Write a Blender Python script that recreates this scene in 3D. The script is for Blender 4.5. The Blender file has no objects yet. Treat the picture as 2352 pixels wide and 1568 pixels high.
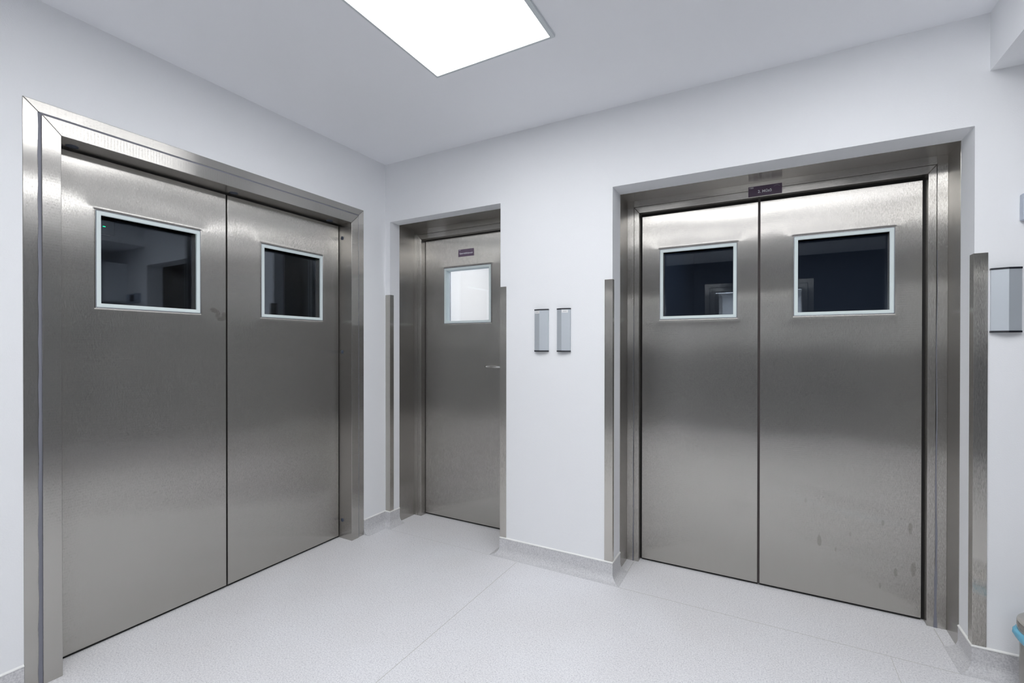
import bpy, bmesh, math
from mathutils import Vector, Matrix
from math import sin, cos, pi, radians

# ------------------------------------------------------------------ camera, world, exposure
sc = bpy.context.scene
col = sc.collection
CAM = (2.4436, -2.5254, 1.30)
YAW, PIT, ROL = 0.502777, -0.0039178, 0.00079
fw = Vector((-sin(YAW)*cos(PIT), cos(YAW)*cos(PIT), sin(PIT)))
rt = Vector((cos(YAW), sin(YAW), 0)); up = rt.cross(fw)
r2 = cos(ROL)*rt + sin(ROL)*up; u2 = r2.cross(fw)
cd = bpy.data.cameras.new('camera'); cam = bpy.data.objects.new('camera', cd); col.objects.link(cam)
cam.matrix_world = Matrix(((r2.x, u2.x, -fw.x, CAM[0]), (r2.y, u2.y, -fw.y, CAM[1]), (r2.z, u2.z, -fw.z, CAM[2]), (0, 0, 0, 1)))
cd.sensor_width = 36; cd.lens = 1067.66/2352*36; cd.shift_y = 16.213/2352; cd.clip_start = .02
sc.camera = cam
w = bpy.data.worlds.new('world'); sc.world = w; w.use_nodes = True
w.node_tree.nodes['Background'].inputs[0].default_value = (0, 0, 0, 1)
w.node_tree.nodes['Background'].inputs[1].default_value = 0
sc.view_settings.view_transform = 'Standard'; sc.view_settings.look = 'None'
sc.view_settings.exposure = 0.28; sc.view_settings.gamma = 1
LAMP = 7.6                      # ceiling panel emission
LAMP_COL = (.965, .982, 1.0)
# ceiling panels: x0, x1, y0, y1
PANELS = [(1.038, 1.632, -1.915, -.721), (2.58, 3.18, -1.915, -.721), (1.038, 1.632, -2.90, -2.30), (2.50, 3.10, -2.90, -2.30)]
sc.cycles.use_denoising = True
sc.cycles.max_bounces = 14; sc.cycles.diffuse_bounces = 6; sc.cycles.glossy_bounces = 8
sc.cycles.transparent_max_bounces = 16; sc.cycles.sample_clamp_indirect = 6

ZC = 2.6216
# ------------------------------------------------------------------ materials
def nmat(name):
    m = bpy.data.materials.new(name); m.use_nodes = True
    return m, m.node_tree.nodes, m.node_tree.links, m.node_tree.nodes['Principled BSDF']
def plain(name, c, rough=.5, metal=0., spec=.5):
    m, N, L, b = nmat(name)
    b.inputs['Base Color'].default_value = (*c, 1); b.inputs['Roughness'].default_value = rough
    b.inputs['Metallic'].default_value = metal; b.inputs['Specular IOR Level'].default_value = spec
    tc = N.new('ShaderNodeTexCoord'); nz = N.new('ShaderNodeTexNoise'); nz.inputs['Scale'].default_value = 60
    L.new(tc.outputs['Object'], nz.inputs['Vector'])
    mr = N.new('ShaderNodeMapRange'); mr.inputs[3].default_value = max(rough-.04, .02); mr.inputs[4].default_value = min(rough+.04, 1)
    L.new(nz.outputs['Fac'], mr.inputs[0]); L.new(mr.outputs[0], b.inputs['Roughness'])
    return m
def emit(name, c, s):
    m, N, L, b = nmat(name); N.remove(b)
    e = N.new('ShaderNodeEmission'); e.inputs[0].default_value = (*c, 1); e.inputs[1].default_value = s
    L.new(e.outputs[0], N['Material Output'].inputs[0]); return m
def M(N, L, op, a, b=None, c=None):
    n = N.new('ShaderNodeMath'); n.operation = op
    for i, v in enumerate((a, b, c)):
        if v is None: continue
        if isinstance(v, (int, float)): n.inputs[i].default_value = v
        else: L.new(v, n.inputs[i])
    return n.outputs[0]
def paint(name, c, rough=.75, weave=.25, smudge=()):
    m, N, L, b = nmat(name)
    b.inputs['Roughness'].default_value = rough; b.inputs['Specular IOR Level'].default_value = .3
    g = N.new('ShaderNodeNewGeometry')
    n1 = N.new('ShaderNodeTexNoise'); n1.inputs['Scale'].default_value = 1.3; n1.inputs['Detail'].default_value = 3
    L.new(g.outputs['Position'], n1.inputs['Vector'])
    mix = N.new('ShaderNodeMix'); mix.data_type = 'RGBA'
    mix.inputs['A'].default_value = (*[v*.975 for v in c], 1); mix.inputs['B'].default_value = (*c, 1)
    L.new(n1.outputs['Fac'], mix.inputs['Factor']); L.new(mix.outputs['Result'], b.inputs['Base Color'])
    if weave:
        v = N.new('ShaderNodeTexVoronoi'); v.inputs['Scale'].default_value = 260
        L.new(g.outputs['Position'], v.inputs['Vector'])
        bp = N.new('ShaderNodeBump'); bp.inputs['Strength'].default_value = weave; bp.inputs['Distance'].default_value = .001
        L.new(v.outputs['Distance'], bp.inputs['Height']); L.new(bp.outputs[0], b.inputs['Normal'])
    return m
STEEL = (.50, .482, .455)
def steel(name, grain, rough=.17, aniso=.95, spread=2.0, windows=(), axis=0, stains=(), wave=1., base=STEEL, dent=2.2, brown=()):
    """brushed stainless: grain = direction of the brushing lines; reflections spread across them"""
    m, N, L, b = nmat(name)
    g = N.new('ShaderNodeNewGeometry'); sp = N.new('ShaderNodeSeparateXYZ'); L.new(g.outputs['Position'], sp.inputs[0])
    b.inputs['Metallic'].default_value = 1; b.inputs['Anisotropic'].default_value = aniso
    def V(op, a, b=None, scale=None):
        n = N.new('ShaderNodeVectorMath'); n.operation = op
        for i, v in enumerate((a, b)):
            if v is None: continue
            if isinstance(v, tuple): n.inputs[i].default_value = v
            else: L.new(v, n.inputs[i])
        if scale is not None: L.new(scale, n.inputs['Scale'])
        return n.outputs[0]
    tng = V('NORMALIZE', V('CROSS_PRODUCT', g.outputs['Normal'], grain))
    L.new(tng, b.inputs['Tangent'])
    mp = N.new('ShaderNodeMapping'); L.new(g.outputs['Position'], mp.inputs['Vector'])
    mp.inputs['Scale'].default_value = [5 if gv else 1100 for gv in grain]
    nb = N.new('ShaderNodeTexNoise'); nb.inputs['Scale'].default_value = 1; nb.inputs['Detail'].default_value = 2
    L.new(mp.outputs[0], nb.inputs['Vector'])
    nl = N.new('ShaderNodeTexNoise'); nl.inputs['Scale'].default_value = 5; nl.inputs['Detail'].default_value = 4
    L.new(g.outputs['Position'], nl.inputs['Vector'])
    mix = N.new('ShaderNodeMix'); mix.data_type = 'RGBA'
    mix.inputs['A'].default_value = (*[v*.92 for v in base], 1); mix.inputs['B'].default_value = (*[v*1.06 for v in base], 1)
    f = M(N, L, 'ADD', M(N, L, 'MULTIPLY', nb.outputs['Fac'], .55), M(N, L, 'MULTIPLY', nl.outputs['Fac'], .45))
    L.new(f, mix.inputs['Factor'])
    outc = mix.outputs['Result']
    rg = M(N, L, 'ADD', M(N, L, 'MULTIPLY', nl.outputs['Fac'], .03), rough-.015)
    acoord = sp.outputs[axis]; z = sp.outputs[2]
    if stains:
        ns = N.new('ShaderNodeTexNoise'); ns.inputs['Scale'].default_value = 45; L.new(g.outputs['Position'], ns.inputs['Vector'])
        off = M(N, L, 'MULTIPLY', M(N, L, 'SUBTRACT', ns.outputs['Fac'], .5), .9)
        acc = None
        for (a0, z0, ra, rz, k) in stains:
            da = M(N, L, 'DIVIDE', M(N, L, 'SUBTRACT', acoord, a0), ra); dz = M(N, L, 'DIVIDE', M(N, L, 'SUBTRACT', z, z0), rz)
            d = M(N, L, 'SQRT', M(N, L, 'ADD', M(N, L, 'MULTIPLY', da, da), M(N, L, 'MULTIPLY', dz, dz)))
            d = M(N, L, 'ADD', d, off)
            mk = N.new('ShaderNodeMapRange'); mk.inputs[1].default_value = 1.15; mk.inputs[2].default_value = .85
            mk.inputs[3].default_value = 0; mk.inputs[4].default_value = k; L.new(d, mk.inputs[0])
            acc = mk.outputs[0] if acc is None else M(N, L, 'MAXIMUM', acc, mk.outputs[0])
        mx = N.new('ShaderNodeMix'); mx.data_type = 'RGBA'; L.new(acc, mx.inputs['Factor'])
        L.new(outc, mx.inputs['A']); mx.inputs['B'].default_value = (.22, .20, .165, 1); outc = mx.outputs['Result']
        rg = M(N, L, 'ADD', rg, M(N, L, 'MULTIPLY', acc, .1))
    L.new(outc, b.inputs['Base Color']); L.new(rg, b.inputs['Roughness'])
    # sheet is never quite flat: long shallow waves, and pulled in round the glazed openings
    nw = N.new('ShaderNodeTexNoise'); nw.inputs['Scale'].default_value = 2.2; nw.inputs['Detail'].default_value = 1
    L.new(g.outputs['Position'], nw.inputs['Vector'])
    h = M(N, L, 'MULTIPLY', nw.outputs['Fac'], .0042*wave)
    for (a0, a1, z0, z1) in windows:
        ca, ha, cz, hz = (a0+a1)/2, (a1-a0)/2, (z0+z1)/2, (z1-z0)/2
        da = M(N, L, 'MAXIMUM', M(N, L, 'SUBTRACT', M(N, L, 'ABSOLUTE', M(N, L, 'SUBTRACT', acoord, ca)), ha), 0.)
        dz = M(N, L, 'MAXIMUM', M(N, L, 'SUBTRACT', M(N, L, 'ABSOLUTE', M(N, L, 'SUBTRACT', z, cz)), hz), 0.)
        d = M(N, L, 'SQRT', M(N, L, 'ADD', M(N, L, 'MULTIPLY', da, da), M(N, L, 'MULTIPLY', dz, dz)))
        e = M(N, L, 'POWER', 2.71828, M(N, L, 'MULTIPLY', d, -1/.035))
        e2 = M(N, L, 'POWER', 2.71828, M(N, L, 'MULTIPLY', d, -1/.005))
        h = M(N, L, 'ADD', h, M(N, L, 'MULTIPLY', e, .0011*dent)); h = M(N, L, 'ADD', h, M(N, L, 'MULTIPLY', e2, -.0009*dent))
    bp = N.new('ShaderNodeBump'); bp.inputs['Strength'].default_value = 1; bp.inputs['Distance'].default_value = 1
    L.new(h, bp.inputs['Height'])
    # the brushing lines themselves tilt the surface sideways, never along the grain
    mp2 = N.new('ShaderNodeMapping'); L.new(g.outputs['Position'], mp2.inputs['Vector'])
    mp2.inputs['Scale'].default_value = [90 if gv else 14000 for gv in grain]
    ng = N.new('ShaderNodeTexNoise'); ng.inputs['Scale'].default_value = 1; ng.inputs['Detail'].default_value = 0
    L.new(mp2.outputs[0], ng.inputs['Vector'])
    kk = M(N, L, 'MULTIPLY', M(N, L, 'SUBTRACT', ng.outputs['Fac'], .5), spread)
    nrm = V('NORMALIZE', V('ADD', bp.outputs[0], V('SCALE', tng, None, kk)))
    L.new(nrm, b.inputs['Normal'])
    # second, hazier lobe of the brushed surface
    b2 = N.new('ShaderNodeBsdfPrincipled'); b2.inputs['Metallic'].default_value = 1; b2.inputs['Roughness'].default_value = .42
    b2.inputs['Anisotropic'].default_value = .8
    L.new(outc, b2.inputs['Base Color']); L.new(tng, b2.inputs['Tangent']); L.new(nrm, b2.inputs['Normal'])
    ms = N.new('ShaderNodeMixShader'); ms.inputs[0].default_value = .25
    L.new(b.outputs[0], ms.inputs[1]); L.new(b2.outputs[0], ms.inputs[2]); L.new(ms.outputs[0], N['Material Output'].inputs[0])
    return m
def glass(name, ior=1.40):
    m, N, L, b = nmat(name); N.remove(b)
    fr = N.new('ShaderNodeFresnel'); fr.inputs['IOR'].default_value = ior
    t = N.new('ShaderNodeBsdfTransparent'); t.inputs[0].default_value = (.985, .99, .99, 1)
    gl = N.new('ShaderNodeBsdfGlossy'); gl.inputs['Roughness'].default_value = .004; gl.inputs[0].default_value = (.80, .88, 1, 1)
    ms = N.new('ShaderNodeMixShader'); L.new(fr.outputs[0], ms.inputs[0]); L.new(t.outputs[0], ms.inputs[1]); L.new(gl.outputs[0], ms.inputs[2])
    L.new(ms.outputs[0], N['Material Output'].inputs[0]); return m
def vinyl(name, seams=False, k=1.):
    m, N, L, b = nmat(name); b.inputs['Roughness'].default_value = .38; b.inputs['Specular IOR Level'].default_value = .35
    g = N.new('ShaderNodeNewGeometry')
    n1 = N.new('ShaderNodeTexNoise'); n1.inputs['Scale'].default_value = 170; n1.inputs['Detail'].default_value = 3; L.new(g.outputs['Position'], n1.inputs['Vector'])
    v = N.new('ShaderNodeTexVoronoi'); v.inputs['Scale'].default_value = 130; v.inputs['Randomness'].default_value = 1; L.new(g.outputs['Position'], v.inputs['Vector'])
    cr = N.new('ShaderNodeValToRGB'); cr.color_ramp.elements[0].position = .34; cr.color_ramp.elements[1].position = .62
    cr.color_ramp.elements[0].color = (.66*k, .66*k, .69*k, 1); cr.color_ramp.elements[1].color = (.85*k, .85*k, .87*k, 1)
    L.new(n1.outputs['Fac'], cr.inputs[0])
    sel = N.new('ShaderNodeTexWhiteNoise'); L.new(v.outputs['Position'], sel.inputs['Vector'])
    dot = M(N, L, 'MULTIPLY', M(N, L, 'LESS_THAN', v.outputs['Distance'], .22), M(N, L, 'GREATER_THAN', sel.outputs['Value'], .72))
    mx = N.new('ShaderNodeMix'); mx.data_type = 'RGBA'; L.new(M(N, L, 'MULTIPLY', dot, .55), mx.inputs['Factor'])
    L.new(cr.outputs[0], mx.inputs['A']); mx.inputs['B'].default_value = (.33, .33, .37, 1)
    big = N.new('ShaderNodeTexNoise'); big.inputs['Scale'].default_value = 2.2; big.inputs['Detail'].default_value = 3; L.new(g.outputs['Position'], big.inputs['Vector'])
    mm = N.new('ShaderNodeMix'); mm.data_type = 'RGBA'; mm.blend_type = 'MULTIPLY'; mm.inputs['Factor'].default_value = 1
    L.new(mx.outputs['Result'], mm.inputs['A'])
    c2 = N.new('ShaderNodeValToRGB'); c2.color_ramp.elements[0].position = .3; c2.color_ramp.elements[1].position = .7
    c2.color_ramp.elements[0].color = (.95, .94, .93, 1); c2.color_ramp.elements[1].color = (1, 1, 1, 1)
    L.new(big.outputs['Fac'], c2.inputs[0]); L.new(c2.outputs[0], mm.inputs['B'])
    outc = mm.outputs['Result']
    if seams:
        sp = N.new('ShaderNodeSeparateXYZ'); L.new(g.outputs['Position'], sp.inputs[0]); X, Y = sp.outputs[0], sp.outputs[1]
        def seg(co, c0, lo_c, lo, hi, wd=.0016):
            a = M(N, L, 'LESS_THAN', M(N, L, 'ABSOLUTE', M(N, L, 'SUBTRACT', co, c0)), wd)
            return M(N, L, 'MULTIPLY', a, M(N, L, 'MULTIPLY', M(N, L, 'GREATER_THAN', lo_c, lo), M(N, L, 'LESS_THAN', lo_c, hi)))
        acc = seg(X, 1.119, Y, -3.2, -.045)
        for s in (seg(Y, -.05, X, 1.73, 3.12), seg(X, 1.737, Y, -.05, .29), seg(X, 3.12, Y, -.05, .29), seg(Y, -.05, X, .09, .93, .001), seg(X, 2.9, Y, -3.6, -.05, .001)):
            acc = M(N, L, 'MAXIMUM', acc, s)
        ms = N.new('ShaderNodeMix'); ms.data_type = 'RGBA'; L.new(M(N, L, 'MULTIPLY', acc, .55), ms.inputs['Factor'])
        L.new(outc, ms.inputs['A']); ms.inputs['B'].default_value = (.36, .345, .29, 1); outc = ms.outputs['Result']
    L.new(outc, b.inputs['Base Color'])
    bp = N.new('ShaderNodeBump'); bp.inputs['Strength'].default_value = .15; bp.inputs['Distance'].default_value = .0005
    L.new(n1.outputs['Fac'], bp.inputs['Height']); L.new(bp.outputs[0], b.inputs['Normal'])
    return m

WIN_L = [(-1.6305, -1.2021, 1.4673, 1.8939), (-.8782, -.4534, 1.4673, 1.8939)]
WIN_A = [(.2939, .7137, 1.4718, 1.8932)]
WIN_B = [(1.8755, 2.2951, 1.461, 1.8822), (2.5617, 2.9833, 1.461, 1.8822)]
TV = (0., 0., 1.)        # vertical grain -> spreads sideways
m_wall = paint('wall_paint', (.85, .86, .88))
m_ceil = paint('ceiling_paint', (.89, .90, .93), weave=0)
m_reveal = paint('reveal_plaster', (.82, .83, .86), weave=.08)
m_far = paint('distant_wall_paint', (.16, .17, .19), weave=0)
m_floor = vinyl('vinyl_floor', True)
m_skirt = vinyl('shaded_vinyl_skirting', False, .80)  # floor vinyl darkened to stand in for shade on the upright skirting
m_steel = steel('brushed_steel_upright', TV, wave=.5)
m_head_l = steel('brushed_steel_head_left', (0., 1., 0.), wave=.3, spread=.8)
m_head_b = steel('brushed_steel_head_back', (1., 0., 0.), wave=.3, spread=.8)
STAIN_L = [(-1.137, 1.490, .018, .012, .45), (-1.117, 1.470, .012, .02, .35), (-1.098, 1.447, .022, .012, .4), (-1.085, 1.46, .012, .022, .4)]
m_leaf_l = steel('brushed_steel_leaf_left', TV, windows=WIN_L, axis=1, stains=STAIN_L)
m_leaf_a = steel('brushed_steel_leaf_service', TV, windows=WIN_A, axis=0)
STAIN_B = [(3.045, .43, .008, .025, .4), (2.94, .44, .005, .012, .3), (2.68, .30, .009, .03, .35), (2.99, .21, .007, .02, .35), (3.056, .24, .010, .035, .4),
           (2.93, .13, .005, .014, .3), (2.81, .36, .004, .012, .25), (2.62, .50, .005, .012, .2), (2.75, .27, .004, .012, .25)]
m_leaf_b = steel('brushed_steel_leaf_theatre', TV, windows=WIN_B, axis=0, stains=STAIN_B)
m_guard = steel('corner_guard_steel', TV, wave=.15, base=(.60, .575, .535))
m_alu = plain('brushed_aluminium', (.54, .58, .62), .38, .35)
m_bead = plain('window_bead_grey', (.20, .22, .27), .45)
m_gask = plain('pale_green_glazing_gasket', (.70, .78, .78), .5)
m_lip = plain('polished_lip', (.62, .61, .6), .22, 1)
m_seal = plain('black_rubber', (.012, .011, .011), .7)
m_caulk = plain('blue_grey_sealant', (.19, .195, .235), .55)
m_wcaulk = plain('white_sealant', (.86, .86, .84), .5)
m_black = plain('black_plastic', (.012, .013, .02), .35)
m_greyp = plain('grey_plastic', (.42, .46, .54), .45)
m_white = plain('white_sticker', (.8, .8, .8), .5)
m_bolt = plain('dark_blue_plug', (.06, .075, .11), .35, .3)
m_purple = plain('purple_sign', (.085, .055, .095), .22)
m_purple2 = plain('muted_purple_sign', (.15, .105, .16), .35)
m_text = plain('sign_lettering', (.86, .87, .92), .5)
m_text2 = plain('small_lettering', (.30, .32, .35), .5)
m_glass = glass('pane_glass')
m_lamp = emit('panel_diffuser', LAMP_COL, LAMP)
m_lampfar = emit('far_room_diffuser', (.96, .98, 1), 19)
m_lampsvc = emit('service_diffuser', (1, .985, .97), 6)
m_alup = plain('white_panel_rim', (.62, .66, .68), .4)
m_room = paint('far_room_paint', (.78, .79, .81), weave=0)
m_refl_dark = plain('dark_reflection_tone', (.06, .06, .062), .5)  # invented dark tone, keeps the lower steel reflections dark
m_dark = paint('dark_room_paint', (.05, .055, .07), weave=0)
m_dim = emit('added_fill_diffuser', (.45, .65, 1), .85)  # weak blue glow added to lift the dark door glass
m_led = emit('green_led', (0, .9, .35), 1.6)
m_bag = plain('blue_plastic_bag', (.16, .45, .62), .35)
m_lid = steel('bin_steel', (1., 0., 0.), rough=.25, aniso=.7, wave=.05)
m_cab = plain('white_cabinet', (.75, .77, .8), .4)

# ------------------------------------------------------------------ helpers
class MB:
    def __init__(s, mp=None): s.bm = bmesh.new(); s.mp = mp or (lambda a, d, z: (a, d, z))
    def poly(s, pts):
        return s.bm.faces.new([s.bm.verts.new(s.mp(*p)) for p in pts])
    def hexa(s, b, t):
        """b, t: four points each, joined as a solid"""
        vb = [s.bm.verts.new(s.mp(*p)) for p in b]; vt = [s.bm.verts.new(s.mp(*p)) for p in t]
        s.bm.faces.new(vb); s.bm.faces.new(vt)
        for i in range(len(b)): j = (i+1) % len(b); s.bm.faces.new((vb[i], vb[j], vt[j], vt[i]))
        return s
    def box(s, a0, a1, d0, d1, z0, z1):
        return s.hexa([(a0, d0, z0), (a1, d0, z0), (a1, d1, z0), (a0, d1, z0)], [(a0, d0, z1), (a1, d0, z1), (a1, d1, z1), (a0, d1, z1)])
    def prism(s, pts, d0, d1):
        """pts: list of (a, z) extruded from d0 to d1"""
        return s.hexa([(a, d0, z) for a, z in pts], [(a, d1, z) for a, z in pts])
    def vprism(s, pts, z0, z1):
        return s.hexa([(a, d, z0) for a, d in pts], [(a, d, z1) for a, d in pts])
    def ring(s, o, i, d0, d1):
        """rectangular frame o=(a0,a1,z0,z1) with hole i, from depth d0 to d1, one closed mesh"""
        def c(r): return [(r[0], r[2]), (r[1], r[2]), (r[1], r[3]), (r[0], r[3])]
        R = [[s.bm.verts.new(s.mp(a, d, z)) for a, z in c(r)] for r, d in ((o, d0), (i, d0), (i, d1), (o, d1))]
        for k in range(4):
            A, B = R[k], R[(k+1) % 4]
            for q in range(4): w_ = (q+1) % 4; s.bm.faces.new((A[q], A[w_], B[w_], B[q]))
        return s
    def revolve(s, prof, cx, cy, n=48, caps=True):
        rings = []
        for r, z in prof:
            rings.append([s.bm.verts.new((cx+r*cos(2*pi*k/n), cy+r*sin(2*pi*k/n), z)) for k in range(n)])
        for A, B in zip(rings, rings[1:]):
            for k in range(n): s.bm.faces.new((A[k], A[(k+1) % n], B[(k+1) % n], B[k]))
        if caps: s.bm.faces.new(rings[0]); s.bm.faces.new(rings[-1])
        return s
    def tube(s, pts, r, n=12):
        pts = [Vector(p) for p in pts]; rings = []
        for i, p in enumerate(pts):
            t = (pts[min(i+1, len(pts)-1)]-pts[max(i-1, 0)]).normalized()
            a = t.cross(Vector((0, 0, 1))); a = a.normalized() if a.length > .01 else Vector((1, 0, 0)); b = t.cross(a)
            rings.append([s.bm.verts.new(p+r*(cos(2*pi*k/n)*a+sin(2*pi*k/n)*b)) for k in range(n)])
        for A, B in zip(rings, rings[1:]):
            for k in range(n): s.bm.faces.new((A[k], A[(k+1) % n], B[(k+1) % n], B[k]))
        s.bm.faces.new(rings[0]); s.bm.faces.new(rings[-1]); return s
    def sweep(s, path, prof, side=1):
        """closed profile (distance from wall, height) swept along a plan polyline with mitred corners"""
        P = [Vector(p) for p in path]; n = len(P); rings = []
        nor = []
        for i in range(n-1):
            d = (P[i+1]-P[i]).normalized(); nor.append(Vector((d.y, -d.x))*side)
        for i in range(n):
            if i == 0: m = nor[0]
            elif i == n-1: m = nor[-1]
            else:
                m = nor[i-1]+nor[i]; m = m/(m.dot(nor[i]))
            rings.append([s.bm.verts.new((P[i].x+m.x*q, P[i].y+m.y*q, z)) for q, z in prof])
        for A, B in zip(rings, rings[1:]):
            k = len(prof)
            for q in range(k): s.bm.faces.new((A[q], A[(q+1) % k], B[(q+1) % k], B[q]))
        s.bm.faces.new(rings[0]); s.bm.faces.new(rings[-1]); return s
    def build(s, name, mat, parent=None, bevel=0, smooth=False, seg=2):
        bmesh.ops.recalc_face_normals(s.bm, faces=s.bm.faces)
        off = root_loc(parent) if parent else Vector((0, 0, 0))
        for v in s.bm.verts: v.co -= off
        me = bpy.data.meshes.new(name); s.bm.to_mesh(me); s.bm.free()
        o = bpy.data.objects.new(name, me); col.objects.link(o); me.materials.append(mat)
        if smooth:
            for p in me.polygons: p.use_smooth = True
        if parent: o.parent = parent
        if bevel:
            b = o.modifiers.new('bevel', 'BEVEL'); b.width = bevel; b.segments = seg; b.limit_method = 'ANGLE'; b.angle_limit = radians(40)
            b.harden_normals = True
        return o
def root_loc(o):
    v = Vector(o.location)
    while o.parent: o = o.parent; v += Vector(o.location)
    return v
def tag(o, label=None, cat=None, group=None, kind=None):
    for k, v in (('label', label), ('category', cat), ('group', group), ('kind', kind)):
        if v: o[k] = v
    return o
def empty(name, loc, label, cat, group=None, kind=None):
    o = bpy.data.objects.new(name, None); col.objects.link(o); o.location = loc; o.empty_display_size = .1
    return tag(o, label, cat, group, kind)
mapL = lambda a, d, z: (-d, a, z)      # left wall: a = y, depth goes to -x
mapB = lambda a, d, z: (a, d, z)       # back wall: a = x, depth goes to +y
mapF = lambda a, d, z: (a, -4.6-d, z)  # wall behind the camera
def struct(o, label, cat): return tag(o, label, cat, None, 'structure')

# ------------------------------------------------------------------ room shell
XR, YF = 5.4, -4.6
struct(MB().box(-.6, XR+.3, YF-.25, 4.0, -.1, 0).build('floor', m_floor), 'pale grey speckled vinyl floor with fine welded seams', 'floor')
struct(MB().box(-.6, XR+.3, YF-.3, .46, ZC, ZC+.1).build('ceiling', m_ceil), 'smooth white ceiling with a bright flush light panel', 'ceiling')
wl = MB(mapL).box(YF-.3, -1.86, 0, .3, 0, ZC).box(-.232, .46, 0, .3, 0, ZC).box(-1.86, -.232, 0, .3, 2.214, ZC)
bmesh.ops.remove_doubles(wl.bm, verts=wl.bm.verts, dist=1e-5)
struct(wl.build('wall_left', m_wall), 'white papered wall on the left around the wide steel double door', 'wall')
A0, A1, AZ = .0459, .9721, 2.2008
B0, B1, BZ = 1.6896, 3.1685, 2.1849
wb = MB(mapB)
for a0, a1, z0 in ((0, A0, 0), (A0, A1, AZ), (A1, B0, 0), (B0, B1, BZ), (B1, XR+.3, 0)): wb.box(a0, a1, 0, .46, z0, ZC)
struct(wb.build('wall_back', m_wall), 'white papered wall with two door recesses, facing the camera', 'wall')
wf = MB(mapF)
for a0, a1, z0 in ((-.3, 1.66, 0), (1.66, 2.93, 2.20), (2.93, XR+.3, 0)): wf.box(a0, a1, 0, .25, z0, ZC)
struct(wf.build('wall_front', m_far), 'dim grey wall behind the camera, mirrored in the door glass', 'wall')
struct(MB().box(XR, XR+.25, YF, 0, 0, ZC).build('wall_right', m_far), 'dim grey wall at the right end of the corridor', 'wall')
struct(MB().box(3.212, XR, -1.5, 0, 2.391, ZC).build('trim_1', m_wall), 'boxed white ceiling bulkhead at the upper right corner', 'bulkhead')
def shell(name, x0, x1, y0, y1, z1, mat, label, opn):
    m = MB(); t = .08
    if opn != '-y': m.box(x0-t, x1+t, y0-t, y0, 0, z1)
    if opn != '+y': m.box(x0-t, x1+t, y1, y1+t, 0, z1)
    if opn != '+x': m.box(x1, x1+t, y0, y1, 0, z1)
    m.box(x0-t, x0, y0, y1, 0, z1); m.box(x0-t, x1+t, y0-t, y1+t, z1, z1+t)
    struct(m.build(name, mat), label, 'wall')
shell('wall_service', -.55, 1.45, .46, 3.6, 2.5, m_room, 'bright white room seen through the narrow door window', '-y')
shell('wall_theatre', 1.60, 5.2, .46, 3.9, 2.6, m_dark, 'dark room behind the windows of the double door in the recess', '-y')
shell('wall_ward', -1.582, -.30, -3.6, .3, 2.6, m_dark, 'dark room behind the windows of the wide left double door', '+x')
shell('wall_lobby', .6, 4.4, YF-4.9, YF-.25, 2.6, m_room, 'lit room beyond the doorway behind the camera', '+y')
struct(MB().box(-3.6, -.6, -3.8, .4, -.1, 0).build('floor', m_dark), 'dark floor of the unlit room behind the left door', 'floor')

struct(MB().box(.5, 4.5, YF-5.0, YF-.25, -.1, 0).build('floor', m_refl_dark), 'dark floor of the lit room behind the camera', 'floor')
struct(MB().box(.605, 4.395, YF-4.89, YF-4.80, 0, 1.28).build('added_dark_panel', m_refl_dark), 'added dark panel in the lit room behind the camera, darkening the lower steel reflections', 'added panel')  # unseen panel added to darken the lower part of the steel reflections
# ------------------------------------------------------------------ skirting
PROF = [(0, 0), (.052, 0), (.050, .0008)]
for k in range(9):
    th = pi/2*(1-k/8); PROF.append((.046-.042*cos(th), .0435-.042*sin(th)))
PROF += [(.004, .1), (0, .1)]
CAULK = [(0, .1), (.0065, .1), (.0055, .1035), (0, .107)]
def skirt(name, path, label):
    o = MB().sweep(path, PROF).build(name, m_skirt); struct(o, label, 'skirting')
    MB().sweep(path, CAULK).build('sealant', m_wcaulk, o)
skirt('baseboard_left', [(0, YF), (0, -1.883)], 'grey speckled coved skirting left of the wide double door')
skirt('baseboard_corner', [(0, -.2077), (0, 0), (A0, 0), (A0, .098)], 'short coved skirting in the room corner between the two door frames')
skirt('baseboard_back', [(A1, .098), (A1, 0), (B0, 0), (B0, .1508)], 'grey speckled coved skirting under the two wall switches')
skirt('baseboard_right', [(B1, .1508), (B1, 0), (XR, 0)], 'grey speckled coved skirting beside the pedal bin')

# ------------------------------------------------------------------ door parts
def window(parent, mp, win, plane, depth=.042, rev=None):
    a0, a1, z0, z1 = win; e = .004; g = .0205
    q = .0018
    MB(mp).ring(win, (a0+q, a1-q, z0+q, z1-q), plane-.0030, plane+.004).build('window_frame', m_lip, parent, .0009)
    MB(mp).ring((a0+q, a1-q, z0+q, z1-q), (a0+e, a1-e, z0+e, z1-e), plane-.0016, plane+.004).build('glazing_bead', m_bead, parent)
    MB(mp).ring((a0+e, a1-e, z0+e, z1-e), (a0+g, a1-g, z0+g, z1-g), plane-.0042, plane+.006).build('gasket', m_gask, parent, .0015)
    MB(mp).ring((a0+g-.002, a1-g+.002, z0+g-.002, z1-g+.002), (a0+g+.001, a1-g-.001, z0+g+.001, z1-g-.001), plane+.006, plane+depth).build('window_reveal', rev or m_steel, parent)
    MB(mp).box(a0+g, a1-g, plane+depth, plane+depth+.004, z0+g, z1-g).build('glass_pane', m_glass, parent)
    MB(mp).box(a0+g, a1-g, plane+depth+.012, plane+depth+.016, z0+g, z1-g).build('glass_pane', m_glass, parent)
def leaf(parent, mp, a0, a1, z0, z1, plane, win, mat, label, rev=None):
    g = .0185
    o = MB(mp).ring((a0, a1, z0, z1), (win[0]+g, win[1]-g, win[2]+g, win[3]-g), plane, plane+.062).build('door_leaf', mat, parent, .0015)
    o['label'] = label
    window(o, mp, win, plane, .042, rev); return o

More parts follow.
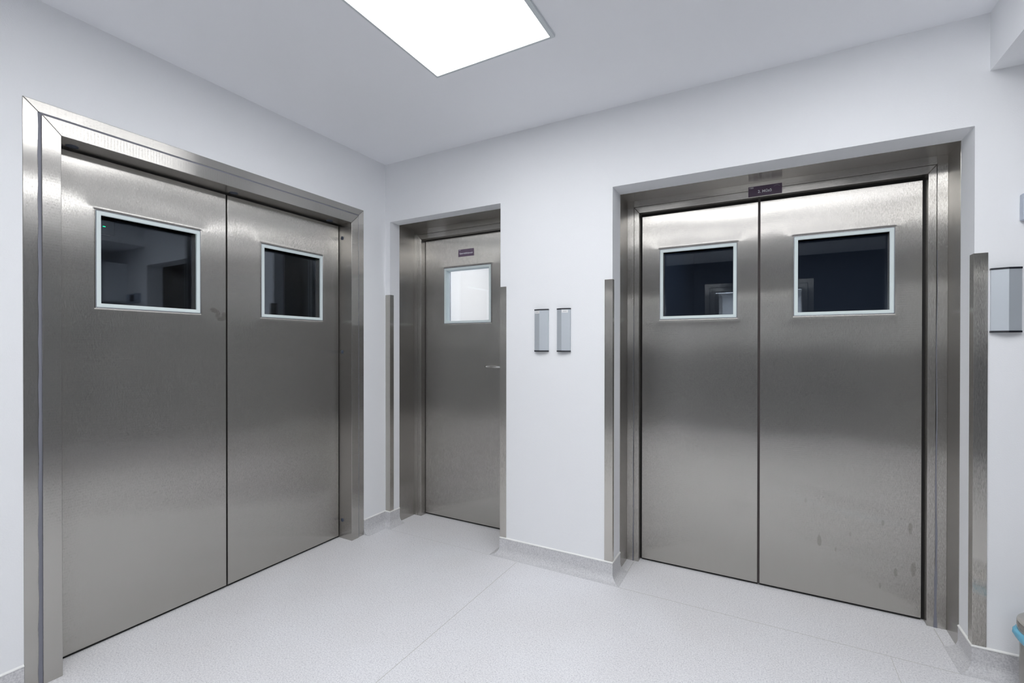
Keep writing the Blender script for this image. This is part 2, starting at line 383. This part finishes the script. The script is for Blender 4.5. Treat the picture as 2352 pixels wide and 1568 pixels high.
# ---- left wide double door, flush frame standing a little proud of the wall
d1 = empty('door_1', (0, -1.045, 0), 'wide brushed steel double door in the left wall with a mitred steel surround', 'door', None, 'structure')
F0, F1, FZ = -1.8828, -.2077, 2.2373
G0, G1, GZ = -1.8375, -.2530, 2.1938
H0, H1, HZ = -1.7750, -.3200, 2.1274
S = .006
def jambs(mp, parent, name, oa0, oa1, oz, ia0, ia1, iz, d0, d1_, mj, mh, nh, bevel=.0022):
    for q in ([(oa0, 0), (ia0, 0), (ia0, iz), (oa0, oz)], [(oa1, 0), (ia1, 0), (ia1, iz), (oa1, oz)]):
        MB(mp).prism(q, d0, d1_).build(name, mj, parent, bevel)
    MB(mp).prism([(oa0, oz), (oa1, oz), (ia1, iz), (ia0, iz)], d0, d1_).build(nh, mh, parent, bevel)
jambs(mapL, d1, 'jamb_trim', F0, F1, FZ, G0-.001, G1+.001, GZ+.001, -.0022, .02, m_steel, m_head_l, 'head_trim')
jambs(mapL, d1, 'jamb', G0+S, G1-S, GZ-S, H0, H1, HZ, -.0085, .175, m_steel, m_head_l, 'head')
# sealant in the groove, bulging wider towards the floor at the near jamb
sb = MB(mapL); n = 40; pts = []
for k in range(n+1):
    z = GZ*k/n; wv = .0012*sin(k*1.9)+.0018*max(0, 1-z/1.2)*(1+.5*sin(k*.7)); pts.append((G0-.0035-wv, z))
sb.prism(pts+[(G0+S, GZ-S), (G0+S, 0)], -.0036, 0.0); sb.build('sealant', m_caulk, d1)
MB(mapL).prism([(G1+.001, 0), (G1-S, 0), (G1-S, GZ-S), (G1+.001, GZ+.001)], -.0030, 0).build('sealant', m_caulk, d1)
MB(mapL).prism([(G0, GZ+.001), (G1, GZ+.001), (G1-S, GZ-S), (G0+S, GZ-S)], -.0030, 0).build('sealant', m_caulk, d1)
PL = .1108; LB, LT = .013, 2.1160
leaf(d1, mapL, -1.7695, -1.0750, LB, LT, PL, WIN_L[0], m_leaf_l, 'nearer leaf with a brown smear below its window')
leaf(d1, mapL, -1.0664, -.3265, LB, LT, PL, WIN_L[1], m_leaf_l, 'farther leaf')
sl = MB(mapL).box(-1.0750, -1.0664, PL+.012, PL+.05, LB, LT).box(H0, H1, PL+.01, PL+.05, LT, HZ).box(H0, -1.7695, PL+.01, PL+.05, 0, LT).box(-.3265, H1, PL+.008, PL+.05, 0, LT)
sl.box(H0, H1, PL+.012, PL+.05, .0005, LB)
sl.build('door_seal', m_seal, d1)
def disc(parent, name, mat, c, axis, r, t):
    m = MB(); rings = []
    for rr, tt in ((r, 0), (r, t*.5), (r*.8, t), (0.0001, t*1.05)):
        ring = []
        for k in range(24):
            a = 2*pi*k/24; u, v = rr*cos(a), rr*sin(a)
            ring.append(m.bm.verts.new({'y': (c[0]+u, c[1]-tt, c[2]+v), 'z': (c[0]+u, c[1]+v, c[2]-tt), 'x': (c[0]+tt, c[1]+u, c[2]+v)}[axis]))
        rings.append(ring)
    for A, B in zip(rings, rings[1:]):
        for k in range(24): m.bm.faces.new((A[k], A[(k+1) % 24], B[(k+1) % 24], B[k]))
    m.bm.faces.new(rings[0]); return m.build(name, mat, parent, smooth=True)
for z in (2.033, 1.264, .124): disc(d1, 'bolt_cap', m_bolt, (-.081, H1, z), 'y', .0125, .005)
for y in (-1.714, -1.05, -.422): disc(d1, 'cover_cap', m_bolt, (-.082, y, HZ), 'z', .021, .0025)

# ---- recessed doors
def recessed(root, a0, a1, zt, dp, df, plane, ia0, ia1, iz, sub, subz, capw):
    t = .0015
    # lining of the recess from the plaster edge to the frame face
    for q in ((a0-t, a0+t), (a1-t, a1+t)): MB(mapB).box(q[0], q[1], dp, df+.09, 0, zt).build('jamb_lining', m_steel, root)
    MB(mapB).box(a0, a1, dp, df+.09, zt-t, zt+t).build('head_lining', m_head_b, root)
    x0, x1 = a0+t, a1-t; zz = zt-t
    for q in ((x0, sub[0]), (sub[1], x1)): MB(mapB).box(q[0], q[1], df, df+.085, 0, zz).build('jamb_trim', m_steel, root, .0012)
    MB(mapB).box(sub[0], sub[1], df, df+.085, subz, zz).build('head_trim', m_head_b, root, .0008)
    g = .0014
    jambs(mapB, root, 'jamb', sub[0]+g, sub[1]-g, subz-g, ia0, ia1, iz, df+.0004, df+.085, m_steel, m_head_b, 'head')
d2 = empty('door_2', ((A0+A1)/2, .2, 0), 'narrow brushed steel door with one bright window in the corner recess', 'door', None, 'structure')
recessed(d2, A0, A1, AZ, .098, .262, .3156, .1142, .904, 2.1219, (.081, .937), 2.160, 0)
PA = .3156
lf = leaf(d2, mapB, .1185, .8995, .013, 2.1150, PA, WIN_A[0], m_leaf_a, 'single leaf', m_gask)
MB(mapB).box(.1142, .1185, PA+.01, PA+.03, 0, 2.115).box(.8995, .904, PA+.01, PA+.03, 0, 2.115).box(.1142, .904, PA+.008, PA+.03, 2.115, 2.1219).box(.1185, .8995, PA+.012, PA+.05, .0005, .013).build('door_seal', m_seal, d2)
hp = [(.700, PA-.004, 1.160), (.6925, PA-.018, 1.160), (.691, PA-.035, 1.160), (.695, PA-.046, 1.160), (.706, PA-.052, 1.160), (.76, PA-.053, 1.160), (.815, PA-.052, 1.160), (.826, PA-.048, 1.160), (.831, PA-.038, 1.160), (.831, PA-.004, 1.160)]
hd = MB().tube(hp, .009).build('door_handle', plain('polished_steel', (.62, .61, .6), .16, 1), lf, smooth=True)
disc(hd, 'rosette', m_alu, (.831, PA-.001, 1.160), 'y', .026, .006)
d3 = empty('door_3', ((B0+B1)/2, .2, 0), 'brushed steel double door with two dark windows in the right-hand recess', 'door', None, 'structure')
recessed(d3, B0, B1, BZ, .1508, .3047, .3412, 1.7619, 3.0971, 2.1068, (1.7300, 3.1290), 2.1450, 0)
PB = .3412
leaf(d3, mapB, 1.7728, 2.3965, .013, 2.0899, PB, WIN_B[0], m_leaf_b, 'left leaf')
leaf(d3, mapB, 2.4075, 3.0849, .013, 2.0899, PB, WIN_B[1], m_leaf_b, 'right leaf with drip marks near the floor')
MB(mapB).box(1.7619, 1.7728, PB+.02, PB+.05, 0, 2.09).box(3.0849, 3.0971, PB+.02, PB+.05, 0, 2.09).box(1.7619, 3.0971, PB+.02, PB+.05, 2.0899, 2.1068).box(1.7728, 2.3975, PB+.012, PB+.05, .0005, .013).box(2.4075, 3.0849, PB+.012, PB+.05, .0005, .013).build('door_seal', m_seal, d3)
MB(mapB).box(2.3965, 2.4075, PB+.008, PB+.05, .010, 2.1060).build('door_seal', plain('brown_rubber', (.05, .04, .04), .6), d3)

for x0_, zt_, wmx in ((1.7300, 1.55, .0022), (3.1290, 1.75, .0045)):
    pl, pr = [], []
    for k in range(41):
        z = zt_*(1-k/40); wv = .0007+wmx*(k/40)**2*(1+.35*sin(k*1.3)); cx_ = x0_+.0012*sin(k*.45)
        pl.append((cx_-wv, z)); pr.append((cx_+wv, z))
    MB(mapB).prism(pl+pr[::-1], .3047-.0012, .3047).build('sealant', m_caulk, d3)
# ---- doorway behind the camera
d4 = empty('door_4', (2.295, YF, 0), 'open steel doorway behind the camera, mirrored in the dark door windows', 'door', None, 'structure')
mapFi = lambda a, d, z: (a, YF-d, z)
jambs(mapFi, d4, 'jamb_trim', 1.57, 3.02, 2.285, 1.64, 2.95, 2.225, -.004, .03, m_steel, m_head_b, 'head_trim')
jambs(mapFi, d4, 'jamb', 1.645, 2.945, 2.22, 1.715, 2.875, 2.16, -.012, .22, m_steel, m_head_b, 'head')
MB().box(1.72, 1.765, YF-.80, YF-.14, .01, 2.15).build('door_leaf', m_steel, d4)

# ------------------------------------------------------------------ corner guards
def guard(x, sx, l1, l2, label, z0=.107, z1=1.675):
    o = 0.0008; t = .0018; m = MB()
    # sx=-1: front leg runs to -x from the corner (reveal faces +x side opening)
    r = -sx
    P = [(x+r*o, -o), (x+sx*l1, -o), (x+sx*l1, -o-t), (x+r*(o+t), -o-t), (x+r*(o+t), l2), (x+r*o, l2)]
    m.vprism(P, z0, z1)
    return tag(m.build('corner_guard', m_guard, None, .0006), label, 'corner guard', 'steel corner guards on the recess edges')
guard(A0, -1, .041, .036, 'steel corner guard in the room corner, left edge of the narrow door recess')
guard(A1, 1, .043, .030, 'slim steel corner guard right of the narrow door, over its handle edge')
guard(B0, -1, .044, .026, 'steel corner guard between the wall switches and the right double door')
guard(B1, 1, .040, .041, 'dark steel corner guard right of the double door recess, beside the wide wall switch')

# ------------------------------------------------------------------ wall switches
def switch(x0, x1, z0, z1, label, sticker, bulge=.012, split=.5):
    xc = (x0+x1)/2
    r = empty('wall_switch', (xc, 0, (z0+z1)/2), label, 'wall switch', 'elbow switches on the back wall')
    xs_ = x0+(x1-x0)*split
    def face(x):
        if x < xs_: return -(.012+bulge*(x-x0)/(xs_-x0))
        return -(.012+bulge*(x1-x)/(x1-xs_))
    def prof(e=0.):
        return [(x0-e, -.001), (x1+e, -.001), (x1+e, -.012-e), (xs_, -.012-bulge-e), (x0-e, -.012-e)]
    MB().vprism(prof(), z0+.005, z1-.005).build('body', m_alu, r)
    MB().vprism(prof(.0012), z1-.007, z1).build('end_cap', m_black, r)
    MB().vprism(prof(.0012), z0, z0+.007).build('end_cap', m_black, r)
    if sticker:
        s0, s1 = sticker; m = MB(); K = 6; zt = z1-.010; zb = z1-.026
        yy = face
        xs = [s0+(s1-s0)*k/K for k in range(K+1)]
        m.vprism([(x, yy(x)-.0006) for x in xs]+[(x, yy(x)+.002) for x in reversed(xs)], zb, zt)
        st = m.build('sticker', m_white, r)
        xm = (s0+s1)/2
        m2 = MB()
        for k in range(5):
            x = xm-.009+.004*k; m2.box(x, x+.0026, yy(x)-.0011, yy(x)-.0004, (zt+zb)/2-.0018, (zt+zb)/2+.0014)
        m2.build('lettering', m_text2, st)
    return r
switch(1.2160, 1.3050, 1.271, 1.524, 'slim grey wall switch with black end caps, left of the pair', (1.2185, 1.254), split=.42)
switch(1.3620, 1.4440, 1.271, 1.524, 'slim grey wall switch with black end caps, right of the pair', (1.396, 1.432), split=.40)
switch(3.2140, 3.3010, 1.357, 1.610, 'wide pale wall switch beside the dark corner guard at the right edge', None, split=.54)
bx = MB().box(3.296, 3.58, -.028, -.001, 1.787, 1.888).build('wall_box', m_greyp, None, .004)
tag(bx, 'grey plastic wall box cut off by the right picture edge, above the wide switch', 'wall box')
MB().box(3.39, 3.49, -.0295, -.0275, 1.80, 1.875).build('display', m_black, bx)
cb = MB().box(3.62, 4.75, -.20, -.001, 1.80, 2.235).build('wall_cabinet', m_cab, None, .006)
tag(cb, 'white wall cabinet outside the frame, mirrored faintly in the left door window', 'cabinet')
MB().box(3.64, 4.73, -.204, -.2, 1.82, 2.215).build('door_panel', m_cab, cb, .001)

# ------------------------------------------------------------------ signs
def text(parent, s, x, y, z, size, mat, name='lettering', width=None, bold=.004):
    cu = bpy.data.curves.new(name, 'FONT'); cu.body = s; cu.size = size; cu.extrude = .0003; cu.offset = bold*size
    cu.align_x = 'LEFT'
    o = bpy.data.objects.new('tmp', cu); col.objects.link(o)
    bpy.context.view_layer.update()
    me = bpy.data.meshes.new_from_object(o.evaluated_get(bpy.context.evaluated_depsgraph_get()))
    bpy.data.objects.remove(o)
    xs = [v.co.x for v in me.vertices]; wd = max(xs)-min(xs); k = (width/wd) if width else 1
    for v in me.vertices: v.co.x = (v.co.x-min(xs))*k
    off = root_loc(parent)
    for v in me.vertices: v.co = Vector((x+v.co.x, y-v.co.z, z+v.co.y))-off
    o = bpy.data.objects.new(name, me); col.objects.link(o); me.materials.append(mat); o.parent = parent; return o
def sign(x0, x1, z0, z1, yp, mat, label, num, nx, nz, ns, nw, txt, tx, tz, ts, tw, cat='sign'):
    r = empty('door_sign', ((x0+x1)/2, yp, (z0+z1)/2), label, cat)
    MB().box(x0, x1, yp-.0022, yp-.0002, z0, z1).build('panel', mat, r, .0003)
    f = yp-.0026
    text(r, num, nx, f, nz, ns, m_text, 'number', nw); text(r, txt, tx, f, tz, ts, m_text, 'lettering', tw)
    W, H = x1-x0, z1-z0
    pts = []
    for k in range(15):
        t = k/14; pts.append((x0+W*(.76+.18*t), f, z1-H*(.24-.16*sin(pi*min(1, t*1.15))*(.4+.6*t))))
    m = MB(); q = .0004
    up_ = [(p[0], p[2]+q) for p in pts]; dn = [(p[0], p[2]-q) for p in reversed(pts)]
    m.hexa([(a, f, z) for a, z in up_+dn], [(a, f+.0004, z) for a, z in up_+dn]); m.build('swoosh', m_text2, r)
    return r
sign(2.350, 2.508, 2.1105, 2.1640, .3047, m_purple, 'purple sign reading 2. Műtő over the right double door',
     '122', 2.3560, 2.1540, .0082, .0185, '2. Műtő', 2.3955, 2.1270, .0200, .0650)
sign(.4265, .5640, 1.9665, 2.0200, PA, m_purple2, 'small purple sign reading Szervizfolyosó on the narrow door',
     '117', .4310, 2.0105, .0080, .0165, 'Szervizfolyosó', .4375, 1.9840, .0180, .1170)

# ------------------------------------------------------------------ ceiling panels
labs = ['bright rectangular ceiling panel at the top of the picture', 'luminous ceiling panel above the camera, mirrored in the left door',
        'luminous ceiling panel behind the camera on the left', 'luminous ceiling panel behind the camera on the right']
for (x0, x1, y0, y1), lb in zip(PANELS, labs):
    r = empty('ceiling_light', ((x0+x1)/2, (y0+y1)/2, ZC), lb, 'ceiling light', 'flush ceiling panels')
    MB().box(x0, x1, y0, y1, ZC-.011, ZC-.009).build('diffuser', m_lamp, r)
    f = MB(); zt, zb = ZC-.0005, ZC-.012
    o_ = (x0-.011, x1+.020, y0-.011, y1+.012)
    R = [[f.bm.verts.new((a, b, z)) for a, b in ((q[0], q[2]), (q[1], q[2]), (q[1], q[3]), (q[0], q[3]))] for q, z in ((o_, zt), (o_, zb), ((x0, x1, y0, y1), zb), ((x0, x1, y0, y1), zt))]
    for k in range(4):
        A_, B_ = R[k], R[(k+1) % 4]
        for q in range(4): f.bm.faces.new((A_[q], A_[(q+1) % 4], B_[(q+1) % 4], B_[q]))
    f.build('rim', m_alup, r, .001)
def farlamp(name, x0, x1, y0, y1, z, mat, label):
    r = empty('ceiling_light', ((x0+x1)/2, (y0+y1)/2, z), label, 'ceiling light')
    MB().box(x0, x1, y0, y1, z-.012, z-.004).build('diffuser', mat, r)
farlamp('l', 0, 1.0, 1.2, 2.4, 2.5, m_lampsvc, 'ceiling light of the bright room behind the narrow door')
farlamp('l', 2.0, 3.2, YF-2.0, YF-.8, 2.6, m_lampfar, 'square ceiling light just inside the lit room behind the camera')
farlamp('l', .9, 4.1, YF-4.3, YF-3.9, 2.6, m_lampfar, 'long ceiling light at the far end of the lit room behind the camera')
farlamp('l', 2.0, 4.4, 1.6, 3.0, 2.6, m_dim, 'added dim bluish fill light, unseen, lifting the dark windows of the recessed double door')  # unseen fill added behind the glass, not a fitting of the room
# tiny green pilot lamp inside the dark room behind the left door
sd = MB().box(-1.58, -1.522, -1.1465, -1.0265, 2.0667, 2.1667).build('alarm_unit', m_black, None, .004)
MB().box(-1.523, -1.5185, -1.0935, -1.0795, 2.1142, 2.1192).build('pilot_light', m_led, sd)
tag(sd, 'small unit with a green pilot light in the dark room behind the left door', 'alarm unit')

# ------------------------------------------------------------------ pedal bin
BX, BY = 3.357, -.215
pb = empty('pedal_bin', (BX, BY, 0), 'round steel pedal bin by the wall at the lower right corner', 'bin')
MB().revolve([(.118, 0), (.124, .004), (.124, .022), (.1215, .024), (.1215, .286), (.119, .288)], BX, BY, 64).build('body', m_lid, pb, smooth=True).modifiers.new('e', 'EDGE_SPLIT').split_angle = radians(30)
MB().revolve([(.1262, 0), (.1262, .016), (.1252, .018)], BX, BY, 64).build('base_ring', m_black, pb, smooth=True).modifiers.new('e', 'EDGE_SPLIT').split_angle = radians(30)
MB().revolve([(.1275, .292), (.1285, .296), (.1285, .320), (.1275, .3225), (.118, .3275), (.09, .3335), (.05, .3375), (.001, .339)], BX, BY, 72).build('lid', m_lid, pb, smooth=True).modifiers.new('e', 'EDGE_SPLIT').split_angle = radians(25)
MB().box(BX-.03, BX+.03, BY-.165, BY-.12, .010, .018).build('pedal', m_black, pb, .003)
# blue liner folded over the rim
ln = MB(); n = 160; rings = []
from mathutils import noise
for j, (dr, z) in enumerate([(.1235, .291), (.1300, .289), (.1345, .282), (.1355, .272), (.1330, .262), (.1280, .256), (.1225, .258)]):
    rg = []
    for k in range(n):
        a = 2*pi*k/n; nn = noise.noise(Vector((cos(a)*3, sin(a)*3, j*.35))); n2 = noise.noise(Vector((cos(a)*11, sin(a)*11, j*.8)))
        rr = dr+(.006*nn+.0036*n2)*(0 if j in (0, 6) else 1); zz = z+(.009*nn+.004*n2)*(j/6)
        rg.append(ln.bm.verts.new((BX+rr*cos(a), BY+rr*sin(a), zz)))
    rings.append(rg)
for A_, B_ in zip(rings, rings[1:]):
    for k in range(n): ln.bm.faces.new((A_[k], A_[(k+1) % n], B_[(k+1) % n], B_[k]))
lo = ln.build('bin_liner', m_bag, None, smooth=True)
tag(lo, 'light blue plastic liner folded over the rim of the pedal bin', 'bin liner')
